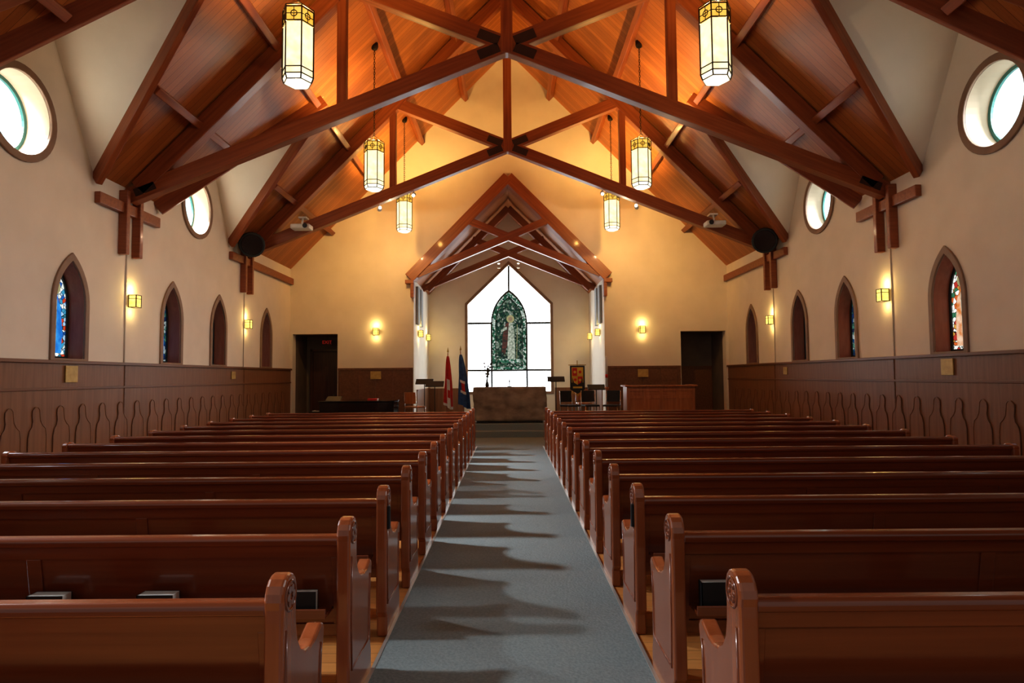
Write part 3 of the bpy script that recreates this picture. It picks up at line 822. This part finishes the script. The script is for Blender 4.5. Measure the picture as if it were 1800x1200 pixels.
# ------------------------------------------------------------------ banner
r = empty("banner", (1.93,18.3,.34), "red church banner with gold-edged shield on a stand", "banner")
MB().lathe([(.15,0),(.15,.02),(.03,.05)], (1.93,18.34,.34), 16).tube([(1.93,18.34,.36),(1.93,18.34,2.05)], .012).tube([(1.68,18.33,1.92),(2.18,18.33,1.92)], .012).obj("stand", M_gold, r)
MB().py([(1.72,1.90),(2.14,1.90),(2.14,1.22),(1.93,1.10),(1.72,1.22)], 18.31, 18.318).obj("cloth", M_matte, r)
mb = MB()
mb.py([(1.78,1.84),(1.93,1.84),(1.93,1.60),(1.78,1.60)], 18.303, 18.31, 0)
mb.py([(1.93,1.84),(2.08,1.84),(2.08,1.60),(1.93,1.60)], 18.303, 18.31, 2)
mb.py([(1.78,1.60),(1.93,1.60),(1.93,1.36),(1.83,1.42)], 18.303, 18.31, 2)
mb.py([(1.93,1.60),(2.08,1.60),(2.03,1.42),(1.93,1.36)], 18.303, 18.31, 0)
for (bx0,bx1,bz0,bz1) in ((1.77,2.09,1.59,1.61),(1.92,1.94,1.36,1.85),(1.77,2.09,1.835,1.855),(1.80,2.06,1.26,1.31),(1.765,1.785,1.42,1.85),(2.075,2.095,1.42,1.85)):
    mb.box(bx0,bx1,18.298,18.303,bz0,bz1,2)
for cx, cz in ((1.855,1.72),(2.0,1.49)):
    mb.py(circ(cx,cz,.04,12), 18.298, 18.303, 2)
for cx, cz in ((2.005,1.72),(1.865,1.50)):
    mb.py(circ(cx,cz,.04,12), 18.298, 18.303, 0)
mb.obj("shield_emblem", [M_red, M_matte, M_yel], r)
mb = MB()
for k in range(12): mb.tube([(1.74+.035*k,18.314,1.215-.11*(1-abs(k-5.5)/5.5)),(1.74+.035*k,18.314,1.14-.11*(1-abs(k-5.5)/5.5))], .008, 5)
o = mb.obj("fringe", M_yel, r); o["kind"] = "stuff"

r = empty("standing_candle", (2.74,18.2,.34), "tall white candle on a turned wooden floor stand", "candle")
MB().lathe([(.15,0),(.15,.03),(.05,.07),(.03,.2),(.045,.45),(.025,.6),(.03,.85),(.06,.92),(.06,.95)], (2.74,18.2,.34), 18).obj("stand", M_pulp, r)
MB().lathe([(.035,0),(.035,.85),(.02,.87),(.0,.87)], (2.74,18.2,1.29), 14).obj("candle", M_whitecl, r)
MB().lathe([(.036,0),(.036,.10)], (2.74,18.2,1.55), 14).obj("red_band", M_red, r)

def mstand(x, y, z0, h, label):
    r = empty("music_stand", (x,y,z0), label, "music stand", "music stands")
    mb = MB()
    for k in range(3):
        a = 2*pi*k/3+.5
        mb.tube([(x,y,z0+.22),(x+.22*math.cos(a),y+.22*math.sin(a),z0+.012)], .010, 6)
    mb.tube([(x,y,z0+.10),(x,y,z0+h-.1)], .012, 8); mb.obj("tripod", M_matte, r)
    MB().px([(y-.10,z0+h-.12),(y-.13,z0+h-.10),(y+.08,z0+h+.04),(y+.10,z0+h+.03)], x-.25, x+.25).obj("desk", M_matte, r, bevel=.005)
mstand(1.35,18.75,.34,1.22,"black music stand beside the stone altar")
mstand(-2.05,17.7,.34,1.12,"black music stand near the flags")
mstand(-2.45,18.6,.34,1.18,"black music stand near the flags")
mstand(2.50,18.62,.34,.98,"low black music stand between the chairs and candle")

def chair(x, y, z0, rot, seatmat, label):
    r = empty("chair", (x,y,z0), label, "chair", "platform chairs")
    for sx in (-1,1):
        MB().tube([(x+sx*.20,y-.20,z0),(x+sx*.20,y-.19,z0+.45)], .012, 8).obj("leg", M_chrome, r)
        MB().tube([(x+sx*.20,y+.22,z0),(x+sx*.20,y+.18,z0+.45),(x+sx*.19,y+.22,z0+.86)], .012, 8).obj("leg", M_chrome, r)
    MB().box(x-.21,x+.21,y-.21,y+.20,z0+.43,z0+.48).obj("seat", seatmat, r, bevel=.02)
    mb = MB()
    mb.pz([(x-.19,y+.20),(x-.10,y+.225),(x+.10,y+.225),(x+.19,y+.20),(x+.19,y+.215),(x+.10,y+.245),(x-.10,y+.245),(x-.19,y+.215)], z0+.55, z0+.86)
    mb.obj("backrest", seatmat, r, bevel=.006)
    r.rotation_euler = (0,0,rot)
chair(1.66,17.75,.34,.5,M_matte,"black stacking chair on the platform near the banner")
chair(2.22,17.80,.34,.2,M_matte,"black stacking chair on the platform near the banner")
chair(2.80,17.72,.34,-.4,M_matte,"black stacking chair beside the candle stand")
chair(-2.60,17.75,.34,2.6,M_pulp,"light wooden chair on the platform beside the piano")
chair(2.20,19.15,.34,.1,M_pulp,"light wooden chair behind the black chairs")

# ------------------------------------------------------------------ choir desk
r = empty("choir_desk", (4.1,17.5,.012), "panelled reddish wooden choir desk with ledge top", "desk")
MB().box(3.18,5.02,17.5,17.56,.012,1.30).box(3.18,3.24,17.56,18.1,.012,1.30).box(4.96,5.02,17.56,18.1,.012,1.30).obj("desk_body", M_pulp, r, bevel=.006)
MB().box(3.12,5.08,17.42,17.62,1.30,1.345).box(3.12,3.28,17.62,18.15,1.30,1.345).box(4.92,5.08,17.62,18.15,1.30,1.345).obj("top_ledge", M_pulp, r, bevel=.012)
mb = MB()
for k in range(5): x = 3.18+k*(1.84-.08)/4; mb.box(x,x+.08,17.475,17.50,.10,1.26)
for z in (.10,.98,1.18): mb.box(3.18,5.02,17.477,17.50,z,z+.08)
mb.obj("panel_moulding", M_pulp, r, bevel=.005)
MB().box(3.24,4.96,17.64,17.95,.95,.98).obj("book_shelf", M_pulp, r, bevel=.004)
# ------------------------------------------------------------------ grand piano
r = empty("grand_piano", (-4.0,17.9,.012), "black lacquered grand piano with closed lid", "piano")
out = [(-5.05,17.15),(-5.05,18.60),(-4.5,18.62)]
for i in range(13):
    t = i/12
    out.append((-4.55+1.45*t, 18.6-.62*(1/(1+math.exp(-(t-.5)*9)))))
out += [(-3.04,17.80),(-3.02,17.55),(-3.10,17.28),(-3.25,17.17),(-3.5,17.15)]
MB().pz(out, .64, .96).obj("case", M_black, r, bevel=.01)
MB().pz([( -3.95+(p[0]+3.95)*1.02, 17.88+(p[1]-17.88)*1.03) for p in out], .965, .995).obj("lid", M_black, r, bevel=.01)
MB().px([(17.35,.996),(17.38,.996),(17.62,1.10),(17.60,1.11)], -4.95, -4.55).obj("music_desk", M_black, r)
mb = MB()
MB().box(-5.35,-5.05,17.20,18.56,.60,.72).obj("key_bed", M_black, r, bevel=.01)
mb.box(-5.28,-5.06,17.28,18.48,.72,.735,0)
for k in range(35):
    if k%7 in (2,6): continue
    y = 17.30+k*.0338; mb.box(-5.20,-5.06,y+.018,y+.032,.735,.748,1)
mb.obj("keyboard", [M_ivory, M_black], r)
for lx, ly in ((-4.95,17.35),(-4.95,18.42),(-3.35,17.6)):
    MB().lathe([(.035,0),(.035,.03),(.03,.06),(.045,.3),(.07,.55),(.08,.63)], (lx,ly,.012), 14).obj("leg", M_black, r)
MB().box(-5.1,-4.98,17.78,17.82,.12,.62).box(-5.1,-4.98,17.98,18.02,.12,.62).box(-5.2,-4.9,17.76,18.04,.08,.12).obj("pedal_lyre", M_black, r)
r = empty("folder", (-3.75,17.75,.997), "red cloth-covered book lying on the piano lid", "book")
MB().box(-3.88,-3.62,17.62,17.86,.997,1.035).obj("cover", M_red, r, bevel=.006)
MB().box(-3.87,-3.615,17.63,17.85,1.003,1.029).obj("pages", M_page, r)

# ------------------------------------------------------------------ lighting
w = bpy.data.worlds.new("world"); S.world = w; w.use_nodes = True
bg = w.node_tree.nodes["Background"]; bg.inputs[0].default_value = (.96,.92,.87,1); bg.inputs[1].default_value = .33

# ------------------------------------------------------------------ camera
cam = bpy.data.cameras.new("camera"); co = bpy.data.objects.new("camera", cam); link(co)
cam.sensor_width = 36; cam.lens = 1132/1800*36; cam.shift_x = 5/1800; cam.clip_end = 100
co.matrix_world = Matrix.Translation((0,0,EYE)) @ Matrix.Rotation(pi/2+math.atan(62/1132), 4, 'X') @ Matrix.Rotation(-.0082, 4, 'Z')
S.camera = co
S.view_settings.view_transform = 'Standard'
for lk in ('Medium High Contrast', 'Standard - Medium High Contrast'):
    try:
        S.view_settings.look = lk; break
    except Exception: pass
